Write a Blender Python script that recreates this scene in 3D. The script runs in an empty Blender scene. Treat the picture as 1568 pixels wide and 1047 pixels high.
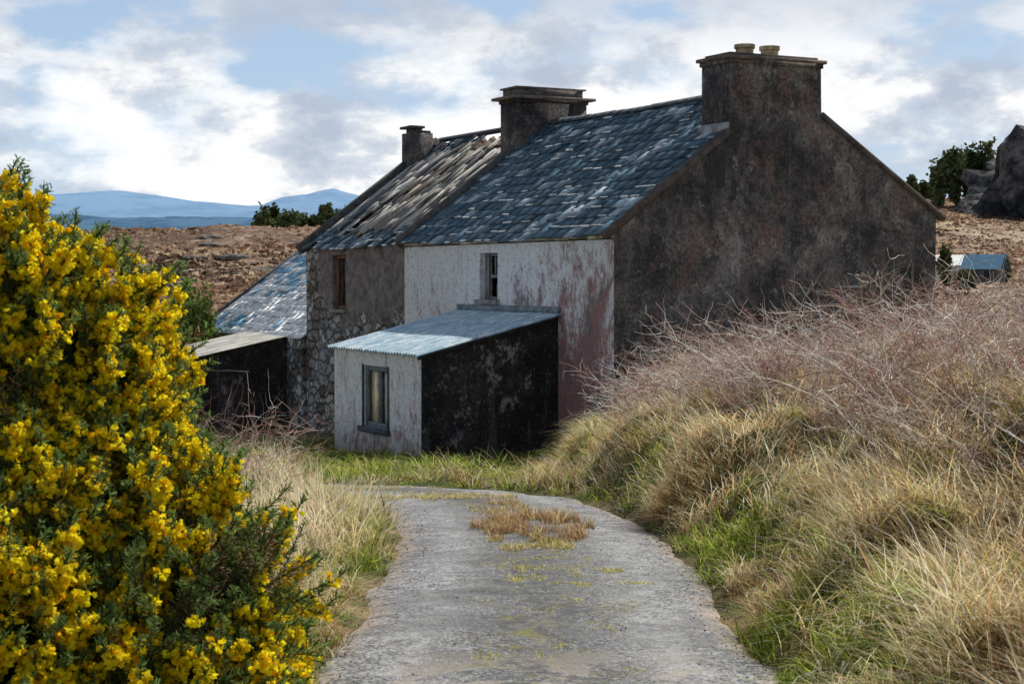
import bpy, math, numpy as np, bmesh
from mathutils import Vector
rng=np.random.default_rng(7)
sc=bpy.context.scene
sc.view_settings.view_transform='Standard'
try: sc.view_settings.look='None'
except Exception: pass
sc.view_settings.exposure=0

# ------------------------------------------------ helpers
def new_obj(name,me,parent=None,mat=None):
    o=bpy.data.objects.new(name,me); sc.collection.objects.link(o)
    if mat: me.materials.append(mat)
    if parent: o.parent=parent
    return o
def mk(name,V,F,mat,col=None,vcol=None,parent=None,smooth=False):
    V=np.asarray(V,dtype=np.float32).reshape(-1,3); F=np.asarray(F,dtype=np.int32)
    me=bpy.data.meshes.new(name); m,k=F.shape
    me.vertices.add(len(V)); me.vertices.foreach_set('co',V.ravel())
    me.loops.add(m*k); me.loops.foreach_set('vertex_index',F.ravel())
    me.polygons.add(m); me.polygons.foreach_set('loop_start',np.arange(0,m*k,k,dtype=np.int32))
    try: me.polygons.foreach_set('loop_total',np.full(m,k,dtype=np.int32))
    except Exception: pass
    if smooth: me.polygons.foreach_set('use_smooth',np.ones(m,dtype=bool))
    me.update(calc_edges=True)
    if col is not None:
        a=me.color_attributes.new('Col','FLOAT_COLOR','CORNER')
        c=np.ones((m,4),dtype=np.float32); c[:,:3]=col
        a.data.foreach_set('color',np.repeat(c,k,axis=0).ravel())
    if vcol is not None:
        a=me.color_attributes.new('Col','FLOAT_COLOR','POINT')
        c=np.ones((len(V),4),dtype=np.float32); c[:,:3]=vcol
        a.data.foreach_set('color',c.ravel())
    return new_obj(name,me,parent,mat)
def poly(name,V,F,mat,parent=None):
    me=bpy.data.meshes.new(name); me.from_pydata([tuple(v) for v in V],[],F); me.update()
    return new_obj(name,me,parent,mat)
def empty(name,loc=(0,0,0),rz=0):
    o=bpy.data.objects.new(name,None); sc.collection.objects.link(o); o.location=loc; o.rotation_euler=(0,0,rz); return o
BF=np.array([[0,1,3,2],[4,6,7,5],[0,4,5,1],[2,3,7,6],[0,2,6,4],[1,5,7,3]])
class Boxes:
    def __init__(s): s.V=[];s.F=[];s.C=[]
    def frame(s,o,a,b,c,col=(1,1,1)):
        o,a,b,c=map(np.array,(o,a,b,c)); n=len(s.V)*8
        s.V.append([o+i*a+j*b+k*c for i in(0,1) for j in(0,1) for k in(0,1)]); s.F.append(BF+n); s.C+= [col]*6
    def box(s,x0,x1,y0,y1,z0,z1,col=(1,1,1)):
        s.frame((x0,y0,z0),(x1-x0,0,0),(0,y1-y0,0),(0,0,z1-z0),col)
    def make(s,name,mat,parent=None):
        return mk(name,np.array(s.V).reshape(-1,3),np.concatenate(s.F),mat,col=np.array(s.C),parent=parent)
def sstep(x): x=np.clip(x,0,1); return x*x*(3-2*x)
TB=rng.random((8,256,256))
def vn(x,y,s=0):
    xi=np.floor(x).astype(int); yi=np.floor(y).astype(int); fx=x-xi; fy=y-yi
    fx=fx*fx*(3-2*fx); fy=fy*fy*(3-2*fy); T=TB[s%8]
    a=T[xi&255,yi&255];b=T[(xi+1)&255,yi&255];c=T[xi&255,(yi+1)&255];d=T[(xi+1)&255,(yi+1)&255]
    return (a*(1-fx)+b*fx)*(1-fy)+(c*(1-fx)+d*fx)*fy
def vn1(x,y,s=0): return float(vn(np.array(float(x)),np.array(float(y)),s))
def fbm(x,y,s=0,o=4):
    r=0;a=.5
    for i in range(o): r=r+a*vn(x*2**i+13*i,y*2**i+7*i,s+i); a*=.5
    return r

class M:
    def __init__(s,name,rough=.9,spec=.3):
        s.m=bpy.data.materials.new(name); s.m.use_nodes=True; s.nt=s.m.node_tree; s.b=s.nt.nodes['Principled BSDF']
        s.b.inputs['Roughness'].default_value=rough
        s.b.inputs['Specular IOR Level'].default_value=spec
        s.tc=s.nt.nodes.new('ShaderNodeTexCoord').outputs['Object']
    def n(s,t): return s.nt.nodes.new(t)
    def l(s,a,b):
        if isinstance(a,bpy.types.NodeSocket): s.nt.links.new(a,b)
        else:
            if b.type=='RGBA' and not hasattr(a,'__len__'): a=(a,a,a,1)
            if b.type=='RGBA' and len(a)==3: a=(*a,1)
            b.default_value=a
    def map(s,sc_,vec=None):
        n=s.n('ShaderNodeMapping'); s.l(vec or s.tc,n.inputs[0]); n.inputs['Scale'].default_value=sc_; return n.outputs[0]
    def noise(s,scale,detail=4,rough=.55,vec=None,dist=0):
        n=s.n('ShaderNodeTexNoise'); s.l(vec or s.tc,n.inputs['Vector']); n.inputs['Scale'].default_value=scale
        n.inputs['Detail'].default_value=detail; n.inputs['Roughness'].default_value=rough; n.inputs['Distortion'].default_value=dist
        return n.outputs['Fac']
    def vor(s,scale,feat='F1',vec=None,out='Distance'):
        n=s.n('ShaderNodeTexVoronoi'); n.feature=feat; s.l(vec or s.tc,n.inputs['Vector']); n.inputs['Scale'].default_value=scale; return n.outputs[out]
    def ramp(s,f,stops):
        n=s.n('ShaderNodeValToRGB'); s.l(f,n.inputs[0]); e=n.color_ramp.elements
        while len(e)<len(stops): e.new(.5)
        for i,(p,c) in enumerate(stops):
            e[i].position=p; e[i].color=(c,c,c,1) if not hasattr(c,'__len__') else (*c,1)
        return n.outputs[0]
    def mix(s,f,a,b,mode='MIX'):
        n=s.n('ShaderNodeMix'); n.data_type='RGBA'; n.blend_type=mode
        s.l(f,n.inputs[0]); s.l(a,n.inputs[6]); s.l(b,n.inputs[7]); return n.outputs[2]
    def ma(s,op,a,b=0,clamp=False):
        n=s.n('ShaderNodeMath'); n.operation=op; n.use_clamp=clamp; s.l(a,n.inputs[0]); s.l(b,n.inputs[1]); return n.outputs[0]
    def mr(s,v,a,b,c=0,d=1):
        n=s.n('ShaderNodeMapRange'); s.l(v,n.inputs[0])
        for i,q in enumerate((a,b,c,d)): n.inputs[1+i].default_value=q
        return n.outputs[0]
    def xyz(s,vec=None):
        n=s.n('ShaderNodeSeparateXYZ'); s.l(vec or s.tc,n.inputs[0]); return n.outputs
    def bump(s,h,st=.5,d=.02):
        n=s.n('ShaderNodeBump'); n.inputs['Strength'].default_value=st; n.inputs['Distance'].default_value=d
        s.l(h,n.inputs['Height']); s.l(n.outputs[0],s.b.inputs['Normal'])
    def attr(s):
        n=s.n('ShaderNodeAttribute'); n.attribute_name='Col'; return n.outputs['Color']
    def col(s,c): s.l(c,s.b.inputs['Base Color']); return s.m

def m_attr(name,rough=.85,spec=.3,ns=6,lo=.7,hi=1.25,bst=.4,bsc=30,stretch=(1,1,1)):
    q=M(name,rough,spec); v=q.map(stretch); n=q.noise(ns,4,.65,v); g=q.ramp(n,[(.38,lo),(.62,hi)])
    q.bump(q.noise(bsc,3,.6,v),bst,.01); return q.col(q.mix(1.0,q.attr(),g,'MULTIPLY'))
def m_leaf(name,trans=.4):
    m=bpy.data.materials.new(name); m.use_nodes=True; nt=m.node_tree; nt.nodes.clear()
    o=nt.nodes.new('ShaderNodeOutputMaterial'); a=nt.nodes.new('ShaderNodeAttribute'); a.attribute_name='Col'
    d=nt.nodes.new('ShaderNodeBsdfDiffuse'); t=nt.nodes.new('ShaderNodeBsdfTranslucent'); x=nt.nodes.new('ShaderNodeMixShader')
    x.inputs[0].default_value=trans
    nt.links.new(a.outputs['Color'],d.inputs[0]); nt.links.new(a.outputs['Color'],t.inputs[0])
    nt.links.new(d.outputs[0],x.inputs[1]); nt.links.new(t.outputs[0],x.inputs[2])
    nt.links.new(x.outputs[0],o.inputs[0])
    return m

# ------------------------------------------------ camera / light
F=2600/1568
cd=bpy.data.cameras.new('Camera'); cd.sensor_width=36; cd.lens=36*F; cd.clip_end=40000; cd.clip_start=.1
cd.dof.use_dof=True; cd.dof.focus_distance=24; cd.dof.aperture_fstop=8
cam=bpy.data.objects.new('Camera',cd); sc.collection.objects.link(cam); cam.location=(0,0,0)
cam.rotation_euler=(math.radians(90)-math.atan(98/2600),0,0); sc.camera=cam
SE=math.radians(45); SA=math.radians(38)
S=Vector((math.cos(SE)*math.sin(SA),math.cos(SE)*math.cos(SA),math.sin(SE)))
ld=bpy.data.lights.new('sun','SUN'); ld.energy=5.0; ld.angle=math.radians(.5); ld.color=(1,.955,.87)
sun=bpy.data.objects.new('sun',ld); sc.collection.objects.link(sun); sun.rotation_euler=S.to_track_quat('Z','Y').to_euler(); sun.location=(20,40,50)

w=bpy.data.worlds.new('World'); sc.world=w; w.use_nodes=True; nt=w.node_tree
class WM(M):
    def __init__(s): s.nt=nt; s.tc=nt.nodes.new('ShaderNodeTexCoord').outputs['Generated']
q=WM(); bg=nt.nodes['Background']; bg.inputs['Strength'].default_value=.1
sky=nt.nodes.new('ShaderNodeTexSky'); sky.sky_type='NISHITA'; sky.sun_disc=False; sky.sun_elevation=SE; sky.sun_rotation=SA
X=q.xyz()
v=q.map((9,9,22)); n1=q.noise(1.0,6,.55,v,.1)
v2=q.map((4,4,15)); n2=q.noise(1.0,2,.5,v2)
v3=q.map((14,14,27)); n3=q.noise(1.0,8,.6,v3,.0)
cov=q.ramp(q.ma('ADD',q.ma('MULTIPLY',n1,.65),q.ma('MULTIPLY',n2,.35)),[(.42,0),(.475,.7),(.53,1)])
hi=q.mr(X[2],.18,.7,1,.35)
cov=q.ma('MULTIPLY',cov,hi)
shade=q.ramp(q.ma('ADD',q.ma('MULTIPLY',n3,.6),q.ma('MULTIPLY',n2,.4)),[(.42,(4.9,5.6,6.8)),(.48,(6.8,7.3,8.1)),(.515,(9.5,9.6,9.7)),(.56,(11,11,11))])
shade=q.mix(q.mr(X[2],.115,.18),shade,(5.2,5.7,6.7))
blue=q.mix(q.mr(X[2],0,.16),(5.2,7.1,9.2),(4.1,5.7,8.0))
bl=q.mix(.8,sky.outputs[0],blue)
dk=q.mr(X[2],.165,.4,1,.42)
res=q.mix(cov,bl,shade)
vm=nt.nodes.new('ShaderNodeVectorMath'); vm.operation='SCALE'; q.l(res,vm.inputs[0]); q.l(dk,vm.inputs['Scale'])
q.l(vm.outputs[0],bg.inputs['Color'])

# ------------------------------------------------ terrain
CL=np.array([(.25,-12),(.22,3),(.2,9.3),(.22,13),(.17,16),(0,18),(-.4,20.2),(-1.3,22),(-3,23.3),(-6,24.3),(-12,25),(-22,25.3)],float)
def smooth_poly(P,it=3):
    for _ in range(it):
        Q=[P[0]]
        for a,b in zip(P[:-1],P[1:]): Q+= [a*.75+b*.25,a*.25+b*.75]
        Q.append(P[-1]); P=np.array(Q)
    return P
CLS=smooth_poly(CL)
def road_d(x,y):
    d=np.full(x.shape,1e9)
    for a,b in zip(CLS[:-1],CLS[1:]):
        e=b-a; L=e@e
        if L<1e-9: continue
        t=np.clip(((x-a[0])*e[0]+(y-a[1])*e[1])/L,0,1)
        d=np.minimum(d,np.hypot(x-a[0]-t*e[0],y-a[1]-t*e[1]))
    return d
YL=[-60,5,9.3,16,22,28,34,42,50,60,80,100,130,150,180,250,400,800,30000]
ZL=[-2.2,-2.15,-2.22,-2.4,-2.75,-3.3,-3.75,-4.3,-4.8,-4.9,-3.8,-2,1.5,3.7,4.0,2,-8,-14,-14]
YR=[-60,60,80,100,150,190,230,280,330,500,900,30000]
ZR=[-1.5,-1.5,-1.8,-1.8,-.8,4,8.5,13.6,13,6,-14,-14]
def zbase(y): 
    return (np.interp(y-1.2,YL,ZL)+np.interp(y,YL,ZL)*2+np.interp(y+1.2,YL,ZL))/4
def Eedge(y): return np.interp(y,[5,12,16,20,22,25,28,31,37,45],[1.5,1.55,1.5,1.15,.95,.75,.5,.8,2.1,3.2])
def ground_z(x,y):
    zb=zbase(y); d=road_d(x,y)
    B=np.interp(y,[5,10,15,20,25,30,37,45],[1.1,1.3,1.45,1.4,1.25,1.5,2.3,3])
    e=Eedge(y)-.1; rise=B*(.38*sstep((x-e)/(.9))+.62*sstep((x-e)/3.0))+.05*np.clip(x-e-2.6,0,8)
    rise=np.where(y<27,rise,rise+(B*sstep((x-e)/2.2)-rise)*sstep((y-27)/3))
    left=np.where(x<e-1,.3*sstep((d-1.35)/1.3)*sstep((21-y)/3),0)
    k=sstep((y-44)/18)
    mound=(x>e+.1)*sstep((x-e)/.6)*((fbm(x*.75+3,y*.6,2,3)-.44)*.7+(fbm(x*2.0,y*1.7,5,2)-.37)*.5)*(1-sstep((y-30)/8))
    zn=zb+rise+left+mound
    zf=np.interp(y,YL,ZL)*(1-sstep(x/25))+np.interp(y,YR,ZR)*sstep(x/25)
    off=sstep((d-1.3)/.5)
    r=np.hypot(x,y)
    nz=off*(.16*(fbm(x*.9,y*.9,1,4)-.47)*2)+ sstep((r-65)/30)*((fbm(x*.04,y*.04,2,5)-.47)*2.6+(fbm(x*.35,y*.35,3,3)-.45)*.7)
    z=zn*(1-k)+zf*k+nz-.05*(1-sstep((d-1.2)/.25))
    return z
az=np.radians(np.concatenate([np.arange(-180,-24,4),np.arange(-24,24,.2),np.arange(24,180,4)]))
rr=np.concatenate([[.3,1,1.8],np.geomspace(2.5,60,230),np.geomspace(61,420,170),np.geomspace(440,25000,30)])
A,R=np.meshgrid(az,rr,indexing='ij'); gx=R*np.sin(A); gy=R*np.cos(A); gz=ground_z(gx,gy)
na,nr=A.shape; idx=np.arange(na*nr).reshape(na,nr)
nx=np.roll(idx,-1,axis=0)
Fq=np.stack([idx[:,:-1],idx[:,1:],nx[:,1:],nx[:,:-1]],-1).reshape(-1,4)[:, ::-1]
q=M('ground_mat',.95,.1)
X=q.xyz(); big=q.noise(.9,4,.6); fine=q.noise(9,5,.7)
near=q.ramp(q.ma('ADD',q.ma('MULTIPLY',big,.6),q.ma('MULTIPLY',fine,.4)),[(.42,(.05,.065,.018)),(.48,(.10,.10,.035)),(.54,(.18,.13,.07)),(.62,(.30,.22,.12))])
fb=q.noise(.06,6,.65,q.map((1,.6,1))); fb2=q.noise(1.0,5,.75)
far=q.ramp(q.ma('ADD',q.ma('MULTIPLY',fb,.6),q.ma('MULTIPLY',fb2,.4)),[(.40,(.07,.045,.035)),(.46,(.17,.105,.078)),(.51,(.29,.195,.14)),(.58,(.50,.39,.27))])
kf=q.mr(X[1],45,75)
vf=q.mr(X[1],500,3000)  # bluer with distance: aerial haze put into the ground colour
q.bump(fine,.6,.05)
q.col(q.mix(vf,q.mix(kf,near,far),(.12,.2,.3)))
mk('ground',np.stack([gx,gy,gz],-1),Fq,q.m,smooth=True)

# road
seg=np.hypot(*np.diff(CLS,axis=0).T); cs=np.concatenate([[0],np.cumsum(seg)])
tt=np.arange(0,cs[-1],.12); cx=np.interp(tt,cs,CLS[:,0]); cy=np.interp(tt,cs,CLS[:,1])
tx=np.gradient(cx);ty=np.gradient(cy);ln=np.hypot(tx,ty);tx/=ln;ty/=ln
u=np.linspace(-1,1,31)
wl=1.32+.2*(fbm(tt*1.3,tt*0,1,4)-.47)*2; wr=1.34+.2*(fbm(tt*1.3,tt*0+50,2,4)-.47)*2
off=np.where(u[None]<0,u[None]*wl[:,None],u[None]*wr[:,None])
rx=cx[:,None]+off*ty[:,None]; ry=cy[:,None]-off*tx[:,None]
rz=zbase(ry)+.02-.03*u[None]**2-.05*np.abs(u[None])**12+.03*(fbm(rx*1.5,ry*1.5,4,3)-.5)
ii=np.arange(rx.size).reshape(rx.shape)
Fr=np.stack([ii[:-1,:-1],ii[:-1,1:],ii[1:,1:],ii[1:,:-1]],-1).reshape(-1,4)
q=M('asphalt',.75,.4)
uc=q.xyz(q.attr())[0]
agg=q.vor(60,'F1',None,'Color'); agv=q.xyz(agg)[0]
n1=q.noise(1.5,5,.7,None,.5); n2=q.noise(6,5,.8); n3=q.noise(45,4,.85,q.map((1,.45,1)))
c=q.ramp(q.ma('ADD',q.ma('MULTIPLY',n2,.35),q.ma('MULTIPLY',n3,.65)),[(.42,(.05,.05,.055)),(.475,(.17,.17,.178)),(.53,(.27,.27,.278)),(.58,(.48,.48,.48))])
c=q.mix(q.ma('MULTIPLY',q.ramp(agv,[(.80,0),(.92,1)]),.5),c,(.58,.57,.56))
c=q.mix(q.ma('MULTIPLY',q.ramp(agv,[(.1,1),(.22,0)]),.8),c,(.03,.03,.034))
c=q.mix(q.ramp(n1,[(.49,0),(.56,.5)]),c,(.12,.12,.128))
track=q.ma('SUBTRACT',1,q.ma('MULTIPLY',q.ma('ABSOLUTE',q.ma('SUBTRACT',q.ma('ABSOLUTE',q.ma('SUBTRACT',uc,.5)),.28)),8),True)
c=q.mix(q.ma('MULTIPLY',track,q.ramp(n2,[(.44,.1),(.54,.5)])),c,(.40,.40,.405))
cw=q.ma('ADD',uc,q.ma('MULTIPLY',q.ma('SUBTRACT',n1,.5),.5))
cen=q.ma('SUBTRACT',1.15,q.ma('MULTIPLY',q.ma('ABSOLUTE',q.ma('SUBTRACT',cw,.48)),4.2),True)
c=q.mix(q.ma('MULTIPLY',cen,q.ramp(n2,[(.45,.25),(.53,.92)])),c,(.06,.06,.064))
mossf=q.ramp(q.noise(4.2,6,.85),[(.55,0),(.585,.85)])
c=q.mix(q.ma('MULTIPLY',cen,mossf),c,(.20,.19,.045))
blk=q.ramp(q.noise(11,4,.85),[(.57,0),(.60,.9)])
c=q.mix(q.ma('MULTIPLY',cen,blk),c,(.012,.012,.014))
edge=q.mr(q.ma('ABSOLUTE',q.ma('SUBTRACT',uc,.5)),.40,.49)
c=q.mix(q.ma('MULTIPLY',edge,q.ramp(n2,[(.44,.0),(.52,.95)])),c,(.45,.34,.25))
c=q.mix(q.ma('MULTIPLY',q.mr(q.xyz()[1],10.2,8.8),q.ramp(n1,[(.47,0),(.53,.7)])),c,(.50,.42,.34))
q.bump(q.ma('ADD',q.ma('MULTIPLY',agv,.5),n3),.8,.014)
q.col(c)
mk('lane_road',np.stack([rx,ry,rz],-1),Fr,q.m,vcol=np.stack([np.broadcast_to((u[None]+1)/2,rx.shape)]*3,-1).reshape(-1,3),smooth=True)

# distant hills
def hills(name,y0,depth,xs,zs,mat,seed,amp):
    X_=np.linspace(xs[0],xs[-1],500); Z=np.interp(X_,xs,zs)+amp*(fbm(X_/(y0*.02),X_*0,seed,5)-.47)*2
    V=[];sh=[(-.5,-.0),(-.3,.35),(-.12,.8),(0,1),(.3,.6),(.6,0)]
    for a,h in sh:
        V.append(np.stack([X_,y0+a*depth+0*X_,-20+(Z+20)*h],-1))
    V=np.array(V); i=np.arange(V.shape[0]*V.shape[1]).reshape(V.shape[:2])
    Fh=np.stack([i[:-1,:-1],i[:-1,1:],i[1:,1:],i[1:,:-1]],-1).reshape(-1,4)
    mk(name,V,Fh,mat,smooth=True)
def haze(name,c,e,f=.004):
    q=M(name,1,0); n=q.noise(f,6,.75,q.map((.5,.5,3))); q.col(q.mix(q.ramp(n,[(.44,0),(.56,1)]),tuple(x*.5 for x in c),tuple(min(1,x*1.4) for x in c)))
    q.l(tuple(e)+(1,),q.b.inputs['Emission Color']); q.b.inputs['Emission Strength'].default_value=1; return q.m  # constant emission stands in for the glow of aerial haze
def px(p,d): return (p-784)*d/2600
def pz(r,d): return (425-r)*d/2600
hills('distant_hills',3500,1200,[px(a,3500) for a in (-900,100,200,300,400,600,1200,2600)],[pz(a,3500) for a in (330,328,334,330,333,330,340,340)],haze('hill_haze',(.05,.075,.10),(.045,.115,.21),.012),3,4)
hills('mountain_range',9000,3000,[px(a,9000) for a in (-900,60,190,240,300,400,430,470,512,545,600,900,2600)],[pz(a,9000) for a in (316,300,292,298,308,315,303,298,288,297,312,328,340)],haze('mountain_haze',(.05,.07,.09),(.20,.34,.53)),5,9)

# ------------------------------------------------ house (local x along gable, y along front)
ang=math.atan2(.463,.886); Cx,Cy=2.22,37.0
house=empty('stone_farmhouse',(Cx,Cy,0),ang)
ca,sa=math.cos(ang),math.sin(ang)
def toloc(x,y): dx=x-Cx;dy=y-Cy; return dx*ca+dy*sa,-dx*sa+dy*ca
W=9.08;xa=4.54;ze=1.04;zer=1.58;zr=4.44;T1=11.2;T2=18.9;T3=29.7
def render_gable(name,dark=1.0,white=.5,red=.75):
    q=M(name,.95,.15); X=q.xyz()
    a=q.noise(.55,6,.7,None,.4); b=q.noise(2.5,5,.75); c3=q.noise(12,4,.8)
    d=q.noise(.8,6,.8,q.map((1,1,.8)))
    base=q.ramp(q.ma('ADD',q.ma('MULTIPLY',a,.65),q.ma('MULTIPLY',b,.35)),[(.43,(.048*dark,.046*dark,.047*dark)),(.48,(.09*dark,.081*dark,.078*dark)),(.53,(.145*dark,.128*dark,.12*dark)),(.60,(.22*dark,.195*dark,.18*dark))])
    base=q.mix(q.ramp(d,[(.52,0),(.59,red)]),base,(.21*dark,.125*dark,.11*dark))
    base=q.mix(q.ramp(q.noise(1.3,5,.8),[(.52,0),(.58,.65)]),base,(.040*dark,.038*dark,.040*dark))
    sp=q.ma('ADD',q.ma('MULTIPLY',q.noise(2.6,6,.82,q.map((1,1,.8))),.65),q.ma('MULTIPLY',a,.35))
    base=q.mix(q.ramp(sp,[(.55,0),(.58,white)]),base,(.48,.44,.42))
    st=q.noise(1.8,5,.7,q.map((2.2,2.2,.22)))
    base=q.mix(q.ramp(st,[(.55,0),(.64,.3)]),base,(.30,.28,.27))
    base=q.mix(q.ramp(c3,[(.42,.55),(.50,0)]),base,(.03,.03,.032))
    base=q.mix(q.ramp(c3,[(.57,0),(.65,.35)]),base,(.36,.33,.31))
    q.bump(q.ma('ADD',q.ma('MULTIPLY',b,1.2),q.ma('MULTIPLY',c3,.8)),.9,.05)
    return q.col(base)
def white_peel(name,z0=-3.6,z1=.9,g0=-.12,g1=.08,bias=0,ygrad=0.07):
    q=M(name,.9,.2); X=q.xyz()
    s1=q.noise(.9,6,.75,q.map((1,1.4,.7)),.3); s2=q.noise(4,5,.8,q.map((1,1.3,.8))); s3=q.noise(24,4,.75)
    g=q.ma('ADD',q.mr(X[2],z0,z1,g0+bias,g1+bias),q.mr(X[1],0,7,-ygrad,ygrad*.7))
    f=q.ma('ADD',q.ma('ADD',q.ma('MULTIPLY',s1,.5),q.ma('MULTIPLY',s2,.5)),g)
    under=q.ramp(q.noise(1.3,5,.8),[(.42,(.22,.19,.19)),(.47,(.38,.23,.23)),(.53,(.44,.19,.175)),(.60,(.38,.29,.29))])
    white=q.ramp(s3,[(.42,(.70,.73,.78)),(.54,(.93,.94,.95))])
    pink=q.mix(.5,under,(.68,.58,.59))
    c=q.mix(q.ramp(f,[(.43,0),(.47,1)]),under,pink)
    c=q.mix(q.ramp(f,[(.47,0),(.53,1)]),c,white)
    c=q.mix(q.ramp(q.noise(8,5,.85),[(.54,0),(.58,.5)]),c,(.33,.23,.23))
    st=q.noise(2.4,5,.8,q.map((1,2.2,.3)))
    c=q.mix(q.ramp(st,[(.55,0),(.62,.5)]),c,(.22,.18,.185))
    c=q.mix(q.ma('MULTIPLY',q.mr(X[1],.36,.12),q.ramp(s2,[(.45,0),(.52,.9)])),c,(.74,.74,.75))
    c=q.mix(q.ma('MULTIPLY',q.mr(X[2],-3.3,-4.4),.7),c,(.11,.10,.095))
    q.bump(q.ma('ADD',s2,q.ma('MULTIPLY',f,2)),.8,.04); return q.col(c)
def stone_mat(name,plaster=True):
    q=M(name,.95,.15); X=q.xyz()
    dv=q.n('ShaderNodeVectorMath'); dv.operation='ADD'; nn=q.n('ShaderNodeTexNoise'); nn.inputs['Scale'].default_value=3.5
    q.l(q.tc,nn.inputs['Vector']); sc2=q.n('ShaderNodeVectorMath'); sc2.operation='SCALE'; q.l(nn.outputs['Color'],sc2.inputs[0]); sc2.inputs['Scale'].default_value=.7
    q.l(q.map((2.0,2.0,3.2)),dv.inputs[0]); q.l(sc2.outputs[0],dv.inputs[1])
    ed=q.vor(1.0,'DISTANCE_TO_EDGE',dv.outputs[0]); cc=q.xyz(q.vor(1.0,'F1',dv.outputs[0],'Color'))
    st=q.ramp(cc[0],[(0,(.12,.11,.10)),(.3,(.24,.20,.17)),(.6,(.40,.35,.30)),(.8,(.68,.64,.57)),(1,(.7,.68,.64))])
    st=q.mix(q.ramp(q.noise(10,5,.8),[(.44,.7),(.54,0)]),st,(.08,.072,.065))
    st=q.mix(q.ramp(q.noise(.9,5,.7,q.map((1,1,.7))),[(.47,0),(.56,.6)]),st,(.50,.54,.58))
    c=q.mix(q.ramp(ed,[(.0,.8),(.12,0)]),st,(.09,.08,.07))
    h=q.ramp(ed,[(0,0),(.16,1)])
    if plaster:
        n=q.noise(1.0,6,.65)
        f=q.ma('ADD',q.mr(X[2],-2.0,-.2,-.16,.22),n)
        f=q.ma('SUBTRACT',f,q.mr(X[1],17.3,18.3,0,.45))
        f=q.ramp(f,[(.50,0),(.51,1)])
        c=q.mix(f,c,q.ramp(q.noise(3,5,.8),[(.42,(.14,.12,.118)),(.57,(.27,.235,.225))]))
        h=q.mix(f,h,1.3)
    q.bump(h,1,.09); return q.col(c)
mG=render_gable('harled_gable',1.35,.65,.65); mCh=render_gable('chimney_render',1.1,.45,.2); mW=white_peel('peeling_whitewash'); mSt=stone_mat('rubble_stone'); mSt2=stone_mat('rubble_plain',False)
mDk=render_gable('tarred_wall',.42,.65,.3)
mSl=m_attr('slate',.55,.35,5,.65,1.35,.4,25)
mWd=m_attr('weathered_wood',.85,.2,3,.6,1.3,.6,18,(1,8,1))
mTr=m_attr('trim',.9,.2,5,.6,1.25,.6,20)

def wall(name,x,y0,y1,z0,ztop,holes,mat,depth=.35,parent=house):
    ys=sorted({y0,y1,*[h[0] for h in holes],*[h[1] for h in holes]}); zs=sorted({z0,ztop,*[h[2] for h in holes],*[h[3] for h in holes]})
    V=[];Fc=[]
    def quad(*p): n=len(V); V.extend(p); Fc.append([n,n+1,n+2,n+3])
    for a,b in zip(ys[:-1],ys[1:]):
        for c,d in zip(zs[:-1],zs[1:]):
            if any(h[0]<=a and b<=h[1] and h[2]<=c and d<=h[3] for h in holes): continue
            quad((x,a,c),(x,a,d),(x,b,d),(x,b,c))
    for a,b,c,d in holes:
        e=x+depth
        quad((x,a,c),(e,a,c),(e,a,d),(x,a,d)); quad((x,b,c),(x,b,d),(e,b,d),(e,b,c))
        quad((x,a,d),(e,a,d),(e,b,d),(x,b,d)); quad((x,a,c),(x,b,c),(e,b,c),(e,a,c))
    return poly(name,V,Fc,mat,parent)
G0=-7
rf=lambda x: ze+(zr-ze)*x/xa if x<=xa else zer+(zr-zer)*(W-x)/(W-xa)
CX0,CX1,CZ=3.01,5.58,4.84
poly('gable_wall',[(0,0,G0),(W,0,G0),(W,0,zer-.03),(CX1+.02,0,rf(CX1)+.0),(CX1,0,CZ),(CX0,0,CZ),(CX0-.02,0,rf(CX0)+.0),(0,0,ze-.03)],[[0,1,2,3,4,5,6,7]],mG,house)
H1=(5.56,6.54,-.54,.62); H2=(15.55,16.65,-.95,.69)
wall('front_wall',0,0,T1,G0,ze-.06,[H1],mW)
wall('front_wall_stone',.03,T1,T2,G0,ze-.06,[H2],mSt)
poly('back_wall',[(W,0,G0),(W,T2,G0),(W,T2,zer-.05),(W,0,zer-.05)],[[0,1,2,3]],mG,house)
poly('end_gable_wall',[(.03,T2,G0),(W,T2,G0),(W,T2,zer-.05),(xa,T2,zr-.1),(.03,T2,ze-.05)],[[0,1,2,3,4]],mSt2,house)
poly('party_wall',[(.05,T1,G0),(W-.02,T1,G0),(W-.02,T1,zer-.05),(xa,T1,zr),(.05,T1,ze-.05)],[[0,1,2,3,4]],mSt2,house)
def slope(x0,z0,x1,z1):
    L=math.hypot(x1-x0,z1-z0); d=np.array([(x1-x0)/L,0,(z1-z0)/L]); n=np.array([-d[2],0,d[0]]); 
    if n[2]<0: n=-n
    return np.array([x0,0,z0]),d,n,L
FS=slope(0,ze,xa,zr); BS=slope(W,zer,xa,zr)
def sbox(B,fr,y0,y1,v0,v1,n0,n1,col=(1,1,1),skew=0):
    o,d,n,L=fr; p=o+d*v0+n*n0; p=p+np.array([0,y0,0]); B.frame(p,d*(v1-v0)+np.array([0,skew,0]),np.array([0,y1-y0,0]),n*(n1-n0),col)
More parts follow.
